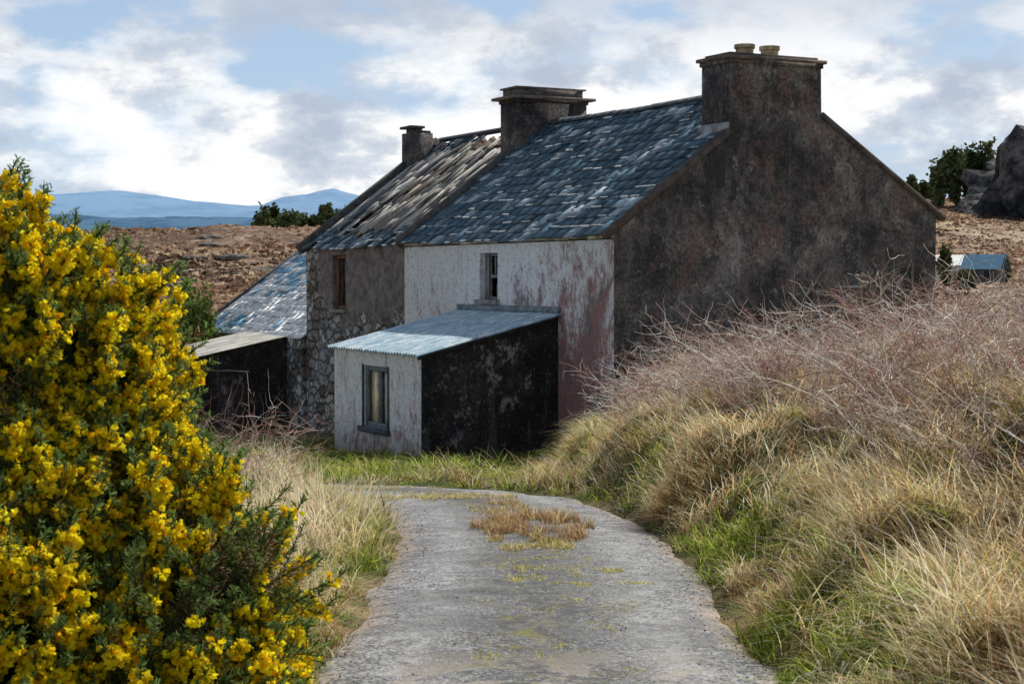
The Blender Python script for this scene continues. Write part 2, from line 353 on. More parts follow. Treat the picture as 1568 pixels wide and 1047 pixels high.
def slates(fr,y0,y1,v0,v1,exp,wd,tone,name,light=.12,miss=0,sag=.06,parent=house,mask=None,edge=.3):
    B=Boxes(); o,d,n,L=fr; rows=int((v1-v0)/exp)
    for r in range(rows+1):
        va=v0+r*exp; vb=min(va+exp*1.5,v1+.02)
        if vb-va<.05: continue
        y=y0-(wd/2 if r%2 else 0)
        while y<y1:
            a=max(y,y0);b=min(y+wd-.012,y1); y+=wd
            if b-a<.05 or rng.random()<miss: continue
            if mask and not mask((a+b)/2,va): continue
            sg=-sag*math.sin(math.pi*(a-y0)/(y1-y0))-.02*math.sin(a*1.7+r*.3)
            t=tone*rng.uniform(.7,1.25)
            c=np.array([.055,.112,.158])*t
            lw=1-.75*va/v1
            pl=light*(.25+1.7*lw*vn1(a*.5,va*.9,3))
            if rng.random()<pl: c=np.array([.32,.39,.45])*rng.uniform(.6,1.3)*max(tone,.9)  # paler colour paints slates that catch the grazing sun
            c=np.minimum(c,.85)
            tilt=rng.uniform(.025,.045); tw=rng.normal(0,.008)
            p=o+d*(va+rng.normal(0,.007))+n*(tilt+sg)+np.array([0,a,0])
            B.frame(p,d*(vb-va)-n*(tilt-.006),np.array([0,b-a,0])+n*tw,n*.034,c)
            if rng.random()<edge*(.3+lw):
                g=rng.uniform(.2,.6); B.frame(p-d*.006+n*.002,d*.05-n*.004,np.array([0,(b-a)*rng.uniform(.6,1),0])+n*tw,n*.035,(g*.9,g,g*1.06))  # pale strip paints a sunlit lower slate edge
    return B.make(name,mSl,parent)
Lf=FS[3]
slates(FS,.12,T1-.12,-.22,Lf-.02,.37,.46,1.0,'main_roof_slates',.13)
B=Boxes(); sbox(B,FS,.02,T1-.02,-.12,Lf,-.16,-.11,(.05,.05,.05)); sbox(B,BS,.02,T1-.02,-.2,BS[3]-.01,-.04,.05,(.09,.11,.13)); B.make('roof_deck',mSl,house)
vL=CX0/xa*Lf; vR=(W-CX1)/(W-xa)*BS[3]
B=Boxes()
sbox(B,FS,-.07,.16,-.25,vL,-.05,.09,(.14,.11,.10)); sbox(B,BS,-.07,.16,-.28,vR,-.05,.06,(.13,.11,.10))
sbox(B,FS,T1-.14,T1+.12,-.22,Lf,-.1,.17,(.12,.115,.115))
sbox(B,FS,T2-.3,T2+.06,-.3,Lf,-.12,.16,(.10,.095,.09)); sbox(B,BS,T2-.3,T2+.06,-.2,BS[3],-.12,.1,(.13,.12,.11))
y=1.15
while y<T1-.05:
    b=min(y+.45,T1-.02); zz=zr+.03-.06*math.sin(math.pi*y/T1)+rng.normal(0,.006)
    for sgn,fr in((1,FS),(-1,BS)):
        o,d,n,L=fr; p=np.array([xa,y,zz+.05]); B.frame(p,-d*.2,np.array([0,b-y-.01,0]),n*.03,(.10,.12,.14))
    y+=.45
B.make('verge_and_ridge',mTr,house)
B=Boxes()
y=0.0
while y<T1:
    b=min(y+.5,T1); B.box(-.09,-.004,y+.01,b-.01,ze-.16+rng.normal(0,.015),ze-.08-.05*math.sin(math.pi*y/T1),np.array([.78,.68,.54])*rng.uniform(.5,1.1)); y+=.5
B.make('eave_mortar',mTr,house)
# ruined roof on left half: broken boarding over battens and rafters, a few rows of slate left at the eave
slates(FS,T1+.15,T2-.32,-.24,.8,.3,.34,.9,'ruin_roof_slates',.3,.16,.1,mask=None)
slates(FS,17.2,T2-.32,.7,Lf,.3,.34,.75,'ruin_verge_slates',.12,.3,.05,mask=lambda y,v: y>17.0+1.0*rng.random())
B=Boxes()
y=T1+.18
while y<T2-.35:
    wd_=rng.uniform(.16,.26); g=rng.uniform(.16,.5); tint=np.array([1,.97,.94]) if rng.random()<.72 else np.array([1,.78,.56])
    v=rng.uniform(.35,.8); base_n=rng.uniform(0,.05)
    while v<Lf-.05:
        l=rng.uniform(.5,1.9); v2=min(v+l,Lf)
        hole_=vn1(y*1.1+3,v*.9+5,6)
        gone=hole_<.27 or (12.0<y<15.0 and v2>Lf-1.0 and rng.random()<.85) or rng.random()<.06
        if gone and (12.0<y<15.0) and v<Lf-1.3: v2=Lf-rng.uniform(.8,1.5); gone=False
        if not gone and v2-v>.1: sbox(B,FS,y,y+wd_-.02,v,v2-.02,-.03+base_n-.02,base_n,tint*g*rng.uniform(.75,1.2),rng.normal(0,.03))
        if 12.0<y<15.0 and v2>Lf-1.6: break
        v=v2
    y+=wd_
for v in np.arange(.5,Lf-.3,.62): sbox(B,FS,T1+.15,T2-.3,v,v+.07,-.12,-.055,(.16,.12,.09))
for y in np.arange(T1+.5,T2-.3,.62): sbox(B,FS,y,y+.09,0,Lf,-.26,-.125,(.18,.14,.11)); sbox(B,BS,y,y+.08,0,BS[3]-.05,-.26,-.15,(.13,.11,.09))
sbox(B,BS,T1+.15,17.4,0,BS[3]-1.9,-.1,-.02,(.1,.1,.1)); sbox(B,BS,17.42,T2-.3,0,BS[3]-.1,-.1,-.02,(.1,.1,.1))
for i in range(36):
    yy=rng.uniform(T1+.3,T2-1.2); v=rng.uniform(.6,Lf-.9); g=rng.uniform(.06,.7); l=rng.uniform(.3,1.5)
    sbox(B,FS,yy,yy+rng.uniform(.06,.16),v,min(v+l,Lf-.6),.062,.09,(g,g*.95,g*.88),rng.normal(0,.35))
sbox(B,FS,T1+.8,T2-.3,Lf-.12,Lf+.06,.0,.10,(.06,.065,.075))
B.make('ruin_roof_boards',mWd,house)
slates(FS,15.2,17.2,Lf-.7,Lf-.02,.28,.34,.6,'ruin_ridge_slates',.1,.3,.0)

def chimney(x0,x1,y0,y1,zb_,zt,name,cap=.1,upper=False):
    B=Boxes(); B.box(x0,x1,y0,y1,zb_,zt-.22,(1,1,1)); B.box(x0-.04,x1+.04,y0-.04,y1+.04,zt-.22,zt-.12); 
    o=B.make(name,mCh,house); C=Boxes(); C.box(x0-cap,x1+cap,y0-cap,y1+cap,zt-.12,zt-.04,(.20,.16,.14))
    if upper: C.box(x0+.05,x1-.1,y0+.05,y1-.05,zt-.04,zt+.18,(.15,.13,.12)); C.box(x0-.02,x1-.02,y0-.02,y1+.02,zt+.18,zt+.23,(.2,.17,.16))
    else: C.box(x0+.05,x1-.05,y0+.05,y1-.05,zt-.04,zt+.03,(.12,.11,.1))
    C.make(name+'_cap',mTr,house)
chimney(CX0,CX1,.004,1.1,2.6,5.06,'gable_chimney',.1)
chimney(3.37,5.65,T1-.25,T1+.75,2.9,5.2,'middle_chimney',.2,True)
B=Boxes(); x0,x1=3.35,4.1; B.box(x0,x1,T2-.75,T2+.02,2.7,4.66,(1,1,1)); B.box(x0+.1,x1-.3,T2-.6,T2-.1,4.66,4.8,(1,1,1)); B.make('end_chimney',mCh,house)
B=Boxes(); B.box(3.29,3.8,T2-.80,T2+.06,4.80,4.88,(.13,.11,.1)); B.box(4.3,4.65,T2-.6,T2-.02,3.9,4.5,(.6,.53,.45)); B.box(3.72,4.05,T2-.7,T2-.05,4.66,4.74,(.12,.1,.09)); B.make('end_chimney_cap',mTr,house)
B=Boxes(); sbox(B,FS,1.1,1.2,3.6,Lf,.05,.10,(.2,.22,.24)); B.box(2.93,3.005,-.02,1.12,3.25,3.5,(.38,.40,.43)); B.make('flashing',mTr,house)
def pot(x,y,z,r,h):
    prof=[(r*.85,0),(r*.85,h*.6),(r,h*.65),(r,h),(r*.8,h),(r*.75,h*.3)]
    n=20;V=[];Fc=[]
    for R_,Z in prof:
        for i in range(n): a=2*math.pi*i/n; V.append((x+R_*math.cos(a),y+R_*math.sin(a),z+Z))
    for k in range(len(prof)-1):
        for i in range(n): Fc.append([k*n+i,k*n+(i+1)%n,(k+1)*n+(i+1)%n,(k+1)*n+i])
    return V,Fc
q=M('clay_pot',.8); mPot=q.col(q.ramp(q.noise(6,4),[(.4,(.34,.24,.14)),(.6,(.62,.50,.32))]))
for i,xx in enumerate((3.78,4.48)):
    V,Fc=pot(xx,.5,5.09,.24,.25); poly('chimney_pot_%d'%(i+1),V,Fc,mPot,house)
# windows
B=Boxes()
def sash(B,h,x,c,cross=True,fw=.07):
    a,b,z0,z1=h
    B.box(x,x+.07,a+.002,a+fw,z0+.002,z1-.002,c);B.box(x,x+.07,b-fw,b-.002,z0+.002,z1-.002,c);B.box(x,x+.07,a+fw,b-fw,z1-fw,z1-.002,c);B.box(x,x+.07,a+fw,b-fw,z0+.002,z0+fw,c)
    if cross: B.box(x+.01,x+.06,a+fw,b-fw,(z0+z1)/2-.04,(z0+z1)/2+.04,c)
sash(B,H1,.15,(.26,.26,.27)); B.box(.17,.2,6.0,6.05,.1,.55,(.35,.35,.36)); B.box(.2,.22,5.63,6.0,-.47,-.15,(.22,.21,.2))
B.box(.12,.14,6.28,6.36,-.5,.55,(.36,.34,.32))
sash(B,H2,.15,(.26,.13,.08),False,.1); B.box(.12,.2,15.75,15.87,-.9,.6,(.28,.14,.08))
B.make('window_frames',mWd,house)
B=Boxes(); B.box(-.1,.14,H1[0]-.12,H1[1]+.12,H1[2]-.12,H1[2],(.35,.34,.33)); B.box(-.05,.15,H2[0]-.1,H2[1]+.1,H2[2]-.1,H2[2]-.003,(.3,.28,.25)); B.make('window_sills',mTr,house)
B=Boxes(); B.box(6.0,6.95,-.05,-.004,-.24,-.18,(.40,.38,.37)); B.make('string_ledge',mTr,house)
# front lean-to
LX=-3.48;LY0=2.48;LY1=7.67;lz0=-1.71;lz1=-.87
poly('porch_side_wall',[(LX,LY0,G0),(-.005,LY0,G0),(-.005,LY0,lz1),(LX,LY0,lz0)],[[0,1,2,3]],mDk,house)
poly('porch_far_wall',[(LX,LY1,G0),(-.005,LY1,G0),(-.005,LY1,lz1),(LX,LY1,lz0)],[[0,1,2,3]],mDk,house)
H3=(4.35,5.75,-3.52,-2.07)
wall('porch_front_wall',LX,LY0,LY1,G0,lz0,[H3],white_peel('porch_whitewash',-4.3,-2.6,-.02,.07,.0,.04),.25)
B=Boxes(); sash(B,H3,LX+.04,(.20,.24,.27),False,.12); B.box(LX+.05,LX+.12,4.86,4.98,H3[2]+.12,H3[3]-.12,(.18,.20,.22))
B.box(LX+.14,LX+.16,4.98,5.64,H3[2]+.1,H3[3]-.1,(.9,.66,.32)); B.box(LX+.14,LX+.16,4.46,4.86,H3[2]+.1,H3[3]-.1,(.85,.82,.75)); B.box(LX+.10,LX+.135,5.2,5.36,H3[2]+.1,H3[3]-.1,(.9,.85,.75)); B.make('porch_window',mWd,house)
B=Boxes(); B.box(LX-.12,LX+.03,H3[0]-.15,H3[1]+.15,H3[2]-.13,H3[2]-.003,(.10,.12,.14)); B.box(LX-.025,LX-.003,H3[1],H3[1]+.1,H3[2],H3[3]+.02,(.08,.09,.1)); B.box(LX-.02,LX-.003,H3[0]-.1,H3[0],H3[2],H3[3]+.02,(.12,.13,.15)); B.make('porch_sill',mTr,house)
def corr(name,x0,z0,x1,z1,y0,y1,mat,per=.16,amp=.022):
    ys=np.linspace(y0,y1,int((y1-y0)/per*8)); xs=np.linspace(0,1,12)
    Y,Xx=np.meshgrid(ys,xs,indexing='ij'); Z=z0+(z1-z0)*Xx+.05+amp*np.sin(Y*2*math.pi/per)+.03*(fbm(Y*1.2,Xx*3,2,2)-.4)
    V=np.stack([x0+(x1-x0)*Xx+.05*np.where(Xx==0,fbm(np.floor(Y/.9),Y*0,1,2)-.5,0),Y,Z],-1)
    i=np.arange(Y.size).reshape(Y.shape); Fc=np.stack([i[:-1,:-1],i[:-1,1:],i[1:,1:],i[1:,:-1]],-1).reshape(-1,4)
    n=V.reshape(-1,3); V2=n.copy(); V2[:,2]-=.03
    mk(name,np.concatenate([n,V2]),np.concatenate([Fc,Fc+len(n)]),mat,parent=house,smooth=True)
q=M('corrugated_sheet',.5,.4); cc=q.ramp(q.noise(2,5,.7,q.map((1,2.5,1))),[(.42,(.34,.50,.60)),(.5,(.47,.62,.70)),(.58,(.76,.84,.88))])
cc=q.mix(q.ramp(q.noise(5,5,.75),[(.57,0),(.63,.5)]),cc,(.3,.24,.2)); mCo=q.col(cc)
corr('porch_roof',LX-.16,lz0-.04,.0,lz1,LY0-.14,LY1+.12,mCo)
B=Boxes(); sbox(B,slope(LX-.1,lz0-.02,0,lz1),LY0-.06,LY0-.004,0,3.6,-.09,.04,(.05,.05,.05)); B.box(-.06,-.004,LY0-.1,LY1+.1,lz1+.06,lz1+.2,(.25,.3,.33)); B.make('porch_barge',mTr,house)
# far wing + shed
FW=slope(0,-1.83,xa,1.45); BW=slope(W,-1.5,xa,1.45)
wall('wing_front_wall',.0,T2,T3,G0,-1.85,[],mSt2)
poly('wing_end_wall',[(0,T3,G0),(W,T3,G0),(W,T3,-1.5),(xa,T3,1.4),(0,T3,-1.85)],[[0,1,2,3,4]],mSt2,house)
slates(FW,T2+.02,T3+.15,-.2,FW[3],.36,.5,4.0,'wing_roof_slates',.8)  # high tone paints bright sun and glints into the wing slates
B=Boxes(); sbox(B,FW,T2+.02,T3,-.1,FW[3],-.15,-.1,(.1,.1,.1)); sbox(B,BW,T2+.02,T3,-.1,BW[3],-.1,.03,(.1,.12,.14)); sbox(B,FW,T3+.0,T3+.22,-.25,FW[3],-.05,.09,(.08,.09,.1)); B.make('wing_roof_deck',mTr,house)
poly('shed_side_wall',[(-3.3,20.4,G0),(-.005,20.4,G0),(-.005,20.4,-1.9),(-3.3,20.4,-2.55)],[[0,1,2,3]],mDk,house)
wall('shed_front_wall',-3.3,20.4,24.6,G0,-2.55,[],mDk,.2)
q=M('felt_roof',.9); mFe=q.col(q.ramp(q.noise(2,5),[(.4,(.38,.36,.33)),(.6,(.6,.57,.51))]))
corr('shed_roof',-3.45,-2.6,0,-1.9,20.3,24.8,mFe,.3,.01)
B=Boxes(); B.box(-.12,-.004,T2+.05,20.3,G0,-1.9,(.40,.42,.43)); B.make('wing_pilaster',mSt2,house)

# ------------------------------------------------ grass
def blades(P,h,bend,wd,col,az=None,bdir=None):
    n=len(P); f=np.array([0,.38,.72,1.0])
    if az is None: az=rng.uniform(0,2*math.pi,n)
    if bdir is None: bdir=rng.uniform(0,2*math.pi,n)
    side=np.stack([np.cos(az),np.sin(az),0*az],-1); bd=np.stack([np.cos(bdir),np.sin(bdir),0*az],-1)
    up=np.array([0,0,1.])
    c=P[:,None]+up*(h[:,None]*(f-.5*bend[:,None]*f**2.2))[...,None]+bd[:,None]*(h*bend)[:,None,None]*(f**1.6)[None,:,None]
    ww=(wd[:,None]*(1-.85*f))[...,None,None]*np.array([-.5,.5])[:,None]
    V=c[:,:,None]+ww*side[:,None,None]
    base=np.arange(n)[:,None]*8; k=np.arange(3)[None]*2
    a=base+k; Fc=np.stack([a,a+1,a+3,a+2],-1).reshape(-1,4)
    sh=np.array([.55,1.05,1.3]); C=np.minimum((col[:,None]*sh[None,:,None]).reshape(-1,3),.96)  # shaded roots and sunlit tips painted into the blade colour
    return V.reshape(-1,3),Fc,C
class Acc:
    def __init__(s): s.V=[];s.F=[];s.C=[];s.n=0
    def add(s,t):
        V,Fc,C=t; s.V.append(V); s.F.append(Fc+s.n); s.C.append(C); s.n+=len(V)
    def make(s,name,mat): return mk(name,np.concatenate(s.V),np.concatenate(s.F),mat,col=np.concatenate(s.C))
mGr=m_leaf('grass_mat',.52)
STRAW=np.array([1.0,.77,.42]);PALE=np.array([1.05,.90,.64]);RUST=np.array([.60,.35,.16]);GRN=np.array([.50,.62,.09]);DG=np.array([.17,.22,.045])
def okpos(x,y,dmin=1.28):
    d=road_d(x,y); lx,ly=toloc(x,y)
    inh=((lx>-.05)&(ly>-.05)&(lx<W)&(ly<T3))|((lx>LX-.03)&(lx<0)&(ly>LY0-.03)&(ly<LY1))|((lx>-3.35)&(lx<0)&(ly>20.3)&(ly<24.7))
    return (d>dmin+.16*(vn(x*2.5,y*2.5,3)-.5)*2)&~inh
A_=Acc()
def scatter(n,ymin,ymax):
    y=ymin*(ymax/ymin)**rng.random(n); x=y*rng.uniform(-.36,.36,n); return x,y
x,y=scatter(46000,4.2,48); k=okpos(x,y); x=x[k];y=y[k]
k=~((x>Eedge(y)+.1)&(y<30)&(vn(x*2.6+9,y*2.0+4,7)*.7+vn(x*6,y*5,1)*.3<.33)); x=x[k];y=y[k]
right=x>Eedge(y)-.2; d=road_d(x,y); NT=len(x)
greenness=fbm(x*.6,y*.6,5,3)
t_az=rng.uniform(0,6.28,NT); t_az=np.where(right,math.pi*(1.0+1.0*(vn(x*.9,y*.9,4)-.5)*2)+rng.normal(0,.9,NT),t_az)
t_h=rng.gamma(4,.25,NT)*(.4+1.35*vn(x*1.9,y*1.9,6)); t_c=rng.random(NT)*.6+.4*vn(x*1.3,y*1.3,1); t_g=rng.random(NT); t_t=rng.uniform(.55,1.2,NT)
for rep in range(8):
    jx=x+rng.normal(0,.035,NT)*(1+y/25); jy=y+rng.normal(0,.035,NT)*(1+y/25)
    kk=okpos(jx,jy); jx_=jx[kk];jy_=jy[kk]; z=ground_z(jx_,jy_); P=np.stack([jx_,jy_,z-.02],-1)
    g=greenness[kk]; rt=right[kk]; dd=d[kk]; n=len(jx_)
    pg=np.where(rt,np.clip(.48-(dd-1.3)*.24+(g-.45)*3.2,.03,.85),np.clip(.80+(g-.5)*2,.3,.95))
    isg=(t_g[kk]*.6+rng.random(n)*.4)<pg
    isg=isg|((jy_>25)&(rng.random(n)<.75)&~(rt&(jx_>2)))
    hh=np.where(isg,rng.uniform(.07,.2,n),np.where(rt,rng.uniform(.10,.34,n)*np.clip((dd-1.2)/.6,.35,1),rng.uniform(.1,.3,n)))
    hh=np.clip(hh*t_h[kk],.03,.6)
    u_=np.clip(t_c[kk]+rng.normal(0,.12,n),0,1)[:,None]; straw=np.where(u_<.42,STRAW,np.where(u_<.64,PALE,RUST)); gr=np.where(rng.random((n,1))<.6,GRN,DG)
    col=np.where(isg[:,None],gr,straw)*rng.uniform(.75,1.15,(n,1))*t_t[kk][:,None]
    bend=rng.uniform(.3,1.4,n); bdir=t_az[kk]+rng.normal(0,.6,n)
    wd=rng.uniform(.004,.008,n)*(1+jy_/16)
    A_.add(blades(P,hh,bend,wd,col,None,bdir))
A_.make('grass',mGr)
A_=Acc()
def clump(cx_,cy_,r,n,h0,h1,cols,b=.4,lean=None):
    x=cx_+rng.normal(0,r,n); y=cy_+rng.normal(0,r,n); k=okpos(x,y,1.28); x=x[k];y=y[k];n=len(x)
    P=np.stack([x,y,ground_z(x,y)],-1); c=np.array(cols)[rng.integers(0,len(cols),n)]*rng.uniform(.65,1.1,(n,1))
    bd=None if lean is None else lean+rng.normal(0,.8,n)
    A_.add(blades(P,rng.uniform(h0,h1,n),np.abs(rng.normal(b,.3,n)),rng.uniform(.004,.008,n)*(1+cy_/20),c,None,bd))
for cx_,cy_ in [(-1.75,12.6),(-1.9,13.4),(-1.65,14.0),(-2.1,14.6),(-1.95,15.8),(-2.3,16.8),(-1.7,11.6),(-2.5,18.2),(-1.75,15),(-1.5,10.6),(-1.6,9.6),(-1.6,16.6)]:
    clump(cx_,cy_,.18,260,.2,.66,[PALE,STRAW,PALE,(.95,.66,.48)],.6,rng.uniform(0,6))
for i in range(70):
    yy=rng.uniform(7.5,20); clump(-1.3-(max(yy-18,0))*.4-rng.uniform(0,.35),yy,.08,70,.06,.24,[PALE,STRAW,GRN,STRAW],.9,rng.uniform(0,6))
for i in range(190):
    yy=rng.uniform(6.5,30); xx=Eedge(np.array(yy))+rng.uniform(.05,4.0)
    clump(float(xx),yy,rng.uniform(.06,.15),int(rng.uniform(80,190)),.12,rng.uniform(.3,.55),[[PALE,STRAW,PALE],[STRAW,RUST,STRAW],[GRN,STRAW,DG],[PALE,STRAW,RUST]][rng.integers(0,4)],1.0,rng.uniform(1.5,5))
for i in range(55):
    yy=rng.uniform(8,34); clump(float(Eedge(np.array(yy)))+rng.uniform(.0,.6),yy,.12,130,.08,.2,[GRN,DG,GRN,STRAW],.7)
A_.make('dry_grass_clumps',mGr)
# median weeds on the road
A_=Acc()
def weeds(cx_,cy_,rx_,ry_,n,h0,h1,cols):
    a=rng.uniform(0,6.28,n); r=np.sqrt(rng.random(n)); x=cx_+rx_*r*np.cos(a); y=cy_+ry_*r*np.sin(a)
    k=(vn(x*5,y*5,2)>.38)&(r*(1.2-.5*vn(x*3,y*3,4))<.85); x=x[k];y=y[k];n=len(x); P=np.stack([x,y,zbase(y)+.0],-1)
    c=np.array(cols)[rng.integers(0,len(cols),n)]*rng.uniform(.5,1.2,(n,1))
    A_.add(blades(P,rng.uniform(h0,h1,n),rng.uniform(.2,1.1,n),rng.uniform(.005,.012,n),c))
BR=(.48,.28,.19);OL=(.50,.44,.12)
weeds(.2,16.3,.6,1.5,6500,.04,.20,[BR,RUST,BR,OL,BR,STRAW]); weeds(.12,14.9,.45,.75,3400,.02,.09,[STRAW,OL,(.85,.7,.2)])
weeds(-.15,18.7,.4,1.3,2600,.03,.1,[OL,STRAW,BR]); weeds(-.9,20.5,1.0,.6,3600,.03,.1,[OL,STRAW,STRAW]); weeds(-2.4,22.2,1.6,.4,3600,.03,.1,[OL,STRAW,STRAW])
YG=(.72,.72,.10)
for i in range(60):
    yy=rng.uniform(9.3,14.5); weeds(.3+rng.normal(0,.26),yy,rng.uniform(.04,.18),rng.uniform(.06,.25),int(rng.uniform(80,320)),.01,.045,[YG,OL,STRAW])
A_.make('road_weeds',mGr)
# gravel
n=3600; t=rng.uniform(12,40,n); ix=np.interp(t,cs,CLS[:,0]); iy=np.interp(t,cs,CLS[:,1]); o_=np.where(rng.random(n)<.45,rng.normal(.0,.35,n),rng.choice([-1,1],n)*(1.3-np.abs(rng.normal(0,.16,n))))
x=ix+o_; y=iy; k=(y<23); x=x[k];y=y[k];n=len(x); s=rng.uniform(.003,.010,n)
OC=np.array([[1,0,0],[-1,0,0],[0,1,0],[0,-1,0],[0,0,.6],[0,0,-1]],float); OF=np.array([[0,2,4],[2,1,4],[1,3,4],[3,0,4],[2,0,5],[1,2,5],[3,1,5],[0,3,5]])
V=np.stack([x,y,zbase(y)+.012],-1)[:,None]+OC[None]*s[:,None,None]*rng.uniform(.5,1.2,(n,6,1)); Fg=(np.arange(n)[:,None,None]*6+OF[None]).reshape(-1,3)
g=np.where(rng.random((n,1))<.5,rng.uniform(.02,.08,(n,1)),rng.uniform(.2,.6,(n,1))); mk('gravel',V,Fg,m_attr('gravel_mat'),col=np.repeat(g*np.array([[1,.95,.88]]),8,axis=0))

# ------------------------------------------------ brambles
def tubes(P,rad):
    n,k,_=P.shape; T=np.gradient(P,axis=1); T/=np.linalg.norm(T,axis=2,keepdims=True)+1e-9
    a=np.cross(T,np.array([.3,.2,1.])); a/=np.linalg.norm(a,axis=2,keepdims=True)+1e-9; b=np.cross(T,a)
    V=[]
    taper=np.linspace(1,.35,k)[None,:,None]
    for j in range(3):
        th=2*math.pi*j/3; V.append(P+(a*math.cos(th)+b*math.sin(th))*rad[:,None,None]*taper)
    V=np.stack(V,2); i=np.arange(n*k*3).reshape(n,k,3); j=np.roll(i,-1,axis=2)
    Fc=np.stack([i[:,:-1],j[:,:-1],j[:,1:],i[:,1:]],-1).reshape(-1,4); return V.reshape(-1,3),Fc
def bramble(name,bx,by,L,col,rad,arch=.8,wig=.1,lean=None,twigs=5):
    n=len(bx); k=9; f=np.linspace(0,1,k)
    a=rng.uniform(0,6.28,n) if lean is None else lean+rng.normal(0,.9,n)
    st=rng.uniform(.3,1.2,n)
    P=np.zeros((n,k,3)); hor=L[:,None]*f*st[:,None]
    P[...,0]=bx[:,None]+np.cos(a)[:,None]*hor; P[...,1]=by[:,None]+np.sin(a)[:,None]*hor
    P[...,2]=ground_z(bx,by)[:,None]+L[:,None]*(f*1.1-arch*f**2*rng.uniform(.3,1.1,n)[:,None])
    wg=np.cumsum(rng.normal(0,1,(n,k,3)),axis=1)*(L*wig/3)[:,None,None]; wg-=wg[:,:1]; P+=wg*.8
    V,Fc=tubes(P,rad); C=np.repeat(col,(k-1)*3,axis=0)
    m=twigs; src=np.repeat(np.arange(n),m); kk=rng.integers(2,8,n*m); q0=P[src,kk]
    dr=rng.normal(0,1,(n*m,3)); dr[:,2]=np.abs(dr[:,2])*.8; dr/=np.linalg.norm(dr,axis=1,keepdims=True)
    l=L[src]*rng.uniform(.12,.45,n*m); g=np.linspace(0,1,5); Q=q0[:,None]+dr[:,None]*(l[:,None]*g)[...,None]+np.cumsum(rng.normal(0,.018,(n*m,5,3)),axis=1)
    V2,F2=tubes(Q,rad[src]*.65); C2=np.repeat(col[src],12,axis=0)
    return mk(name,np.concatenate([V,V2]),np.concatenate([Fc,F2+len(V)]),mBr,col=np.minimum(np.concatenate([C,C2]),.95))
mBr=m_attr('bramble_stem',.45,.6,8)
n=4400; y=rng.uniform(8.0,28,n); x=Eedge(y)+1.1+np.abs(rng.normal(0,1.9,n))+np.interp(y,[8,14,25],[.6,.3,.0]); k=okpos(x,y)&(x/y<.42)&(fbm(x*.8,y*.8,1,2)>.31); x=x[k];y=y[k];n=len(x)
pc=np.array([(.80,.62,.50),(.52,.29,.22),(.95,.88,.80),(.40,.20,.15)])
bramble('bramble_thicket',x,y,rng.uniform(.35,1.3,n)*np.interp(y,[8,13,28],[.75,1.05,1.05]),pc[rng.integers(0,4,n)]*rng.uniform(.7,1.1,(n,1)),rng.uniform(.0022,.0046,n)*(1+y/28))
n=320; y=rng.uniform(14,23,n); x=-2.2-rng.random(n)*2.7-(y-16)*.12; k=okpos(x,y); x=x[k];y=y[k];n=len(x)
bramble('bramble_bush',x,y,rng.uniform(.5,1.4,n),pc[rng.integers(0,4,n)]*rng.uniform(.6,1.1,(n,1)),rng.uniform(.003,.006,n))

# ------------------------------------------------ gorse
def sprig(seed,fl,green=1.0,brown=0):
    r=np.random.default_rng(seed); L=.34; V=[];Fc=[];C=[];n=0
    def quadp(c,a,b,col):
        nonlocal n
        V.extend([c-a-b,c+a-b,c+a+b,c-a+b]); Fc.append([n,n+1,n+2,n+3]); C.append(col); n+=4
    bendv=r.normal(0,.05,3)*np.array([1,1,0])
    def stem(f): return np.array([0,0,L*f])+bendv*f*f
    for i in range(5): 
        c=(stem(i/5)+stem((i+1)/5))/2; quadp(c,np.array([.003,0,0]),np.array([0,0,L/10]),(.05,.055,.02)); quadp(c,np.array([0,.003,0]),np.array([0,0,L/10]),(.05,.055,.02))
    for i in range(130):
        f=r.uniform(.05,1.02); th=r.uniform(0,6.28); l=r.uniform(.025,.055)*(1.15-.5*f); d=np.array([math.cos(th),math.sin(th),r.uniform(.3,1.3)]); d/=np.linalg.norm(d)
        s=np.cross(d,r.normal(0,1,3)); s/=np.linalg.norm(s); p=stem(f)
        g=r.uniform(.6,1.5); col=np.array([.10,.135,.045])*g if r.random()>brown else np.array([.34,.23,.13])*g
        if f>.85: col=np.array([.14,.21,.065])*g
        quadp(p+d*l/2,d*l/2,s*.0022,col)
    cl=r.uniform(.12,.80,max(1,int(8*fl)))
    for i in range(int(96*fl)):
        f=np.clip(cl[r.integers(0,len(cl))]+r.normal(0,.03),.05,.90); th=r.uniform(0,6.28); rad=r.uniform(.012,.040)
        p=stem(f)+np.array([math.cos(th)*rad,math.sin(th)*rad,r.uniform(0,.02)])
        u=r.random(); col=np.array([1.0,.86,.03])*r.uniform(.9,1.0) if u<.72 else (np.array([1.0,.72,.015]) if u<.93 else np.array([.95,.52,.01]))
        for j in range(3):
            a=r.normal(0,1,3);a/=np.linalg.norm(a);b=np.cross(a,r.normal(0,1,3));b/=np.linalg.norm(b)
            quadp(p+r.normal(0,.004,3),a*r.uniform(.007,.0115),b*r.uniform(.005,.009),col)
    return np.array(V),np.array(Fc),np.array(C)
SP=[sprig(1,1.1),sprig(2,1.0),sprig(3,.85),sprig(4,.95),sprig(5,.45),sprig(6,.0),sprig(7,.0,1,.7)]
lobes=[((-2.9,8.3,-.72),(.72,.8,1.08)),((-2.52,8.1,-.42),(.30,.5,.76)),((-2.22,8.1,-.55),(.28,.45,.72)),((-1.95,8.25,-.55),(.24,.42,.52)),((-2.1,8.0,-1.25),(.5,.7,.7)),((-1.72,7.9,-1.40),(.42,.5,.48)),((-1.40,7.75,-1.50),(.36,.45,.38)),
((-1.50,7.3,-1.9),(.46,.5,.5)),((-2.4,7.2,-1.75),(.65,.55,.75)),((-3.8,8.6,-1.0),(1.1,1.1,1.2)),((-2.9,9.2,-1.2),(1,.9,1.1)),((-2.75,6.7,-2.0),(.6,.5,.7))]
P=[];D=[]
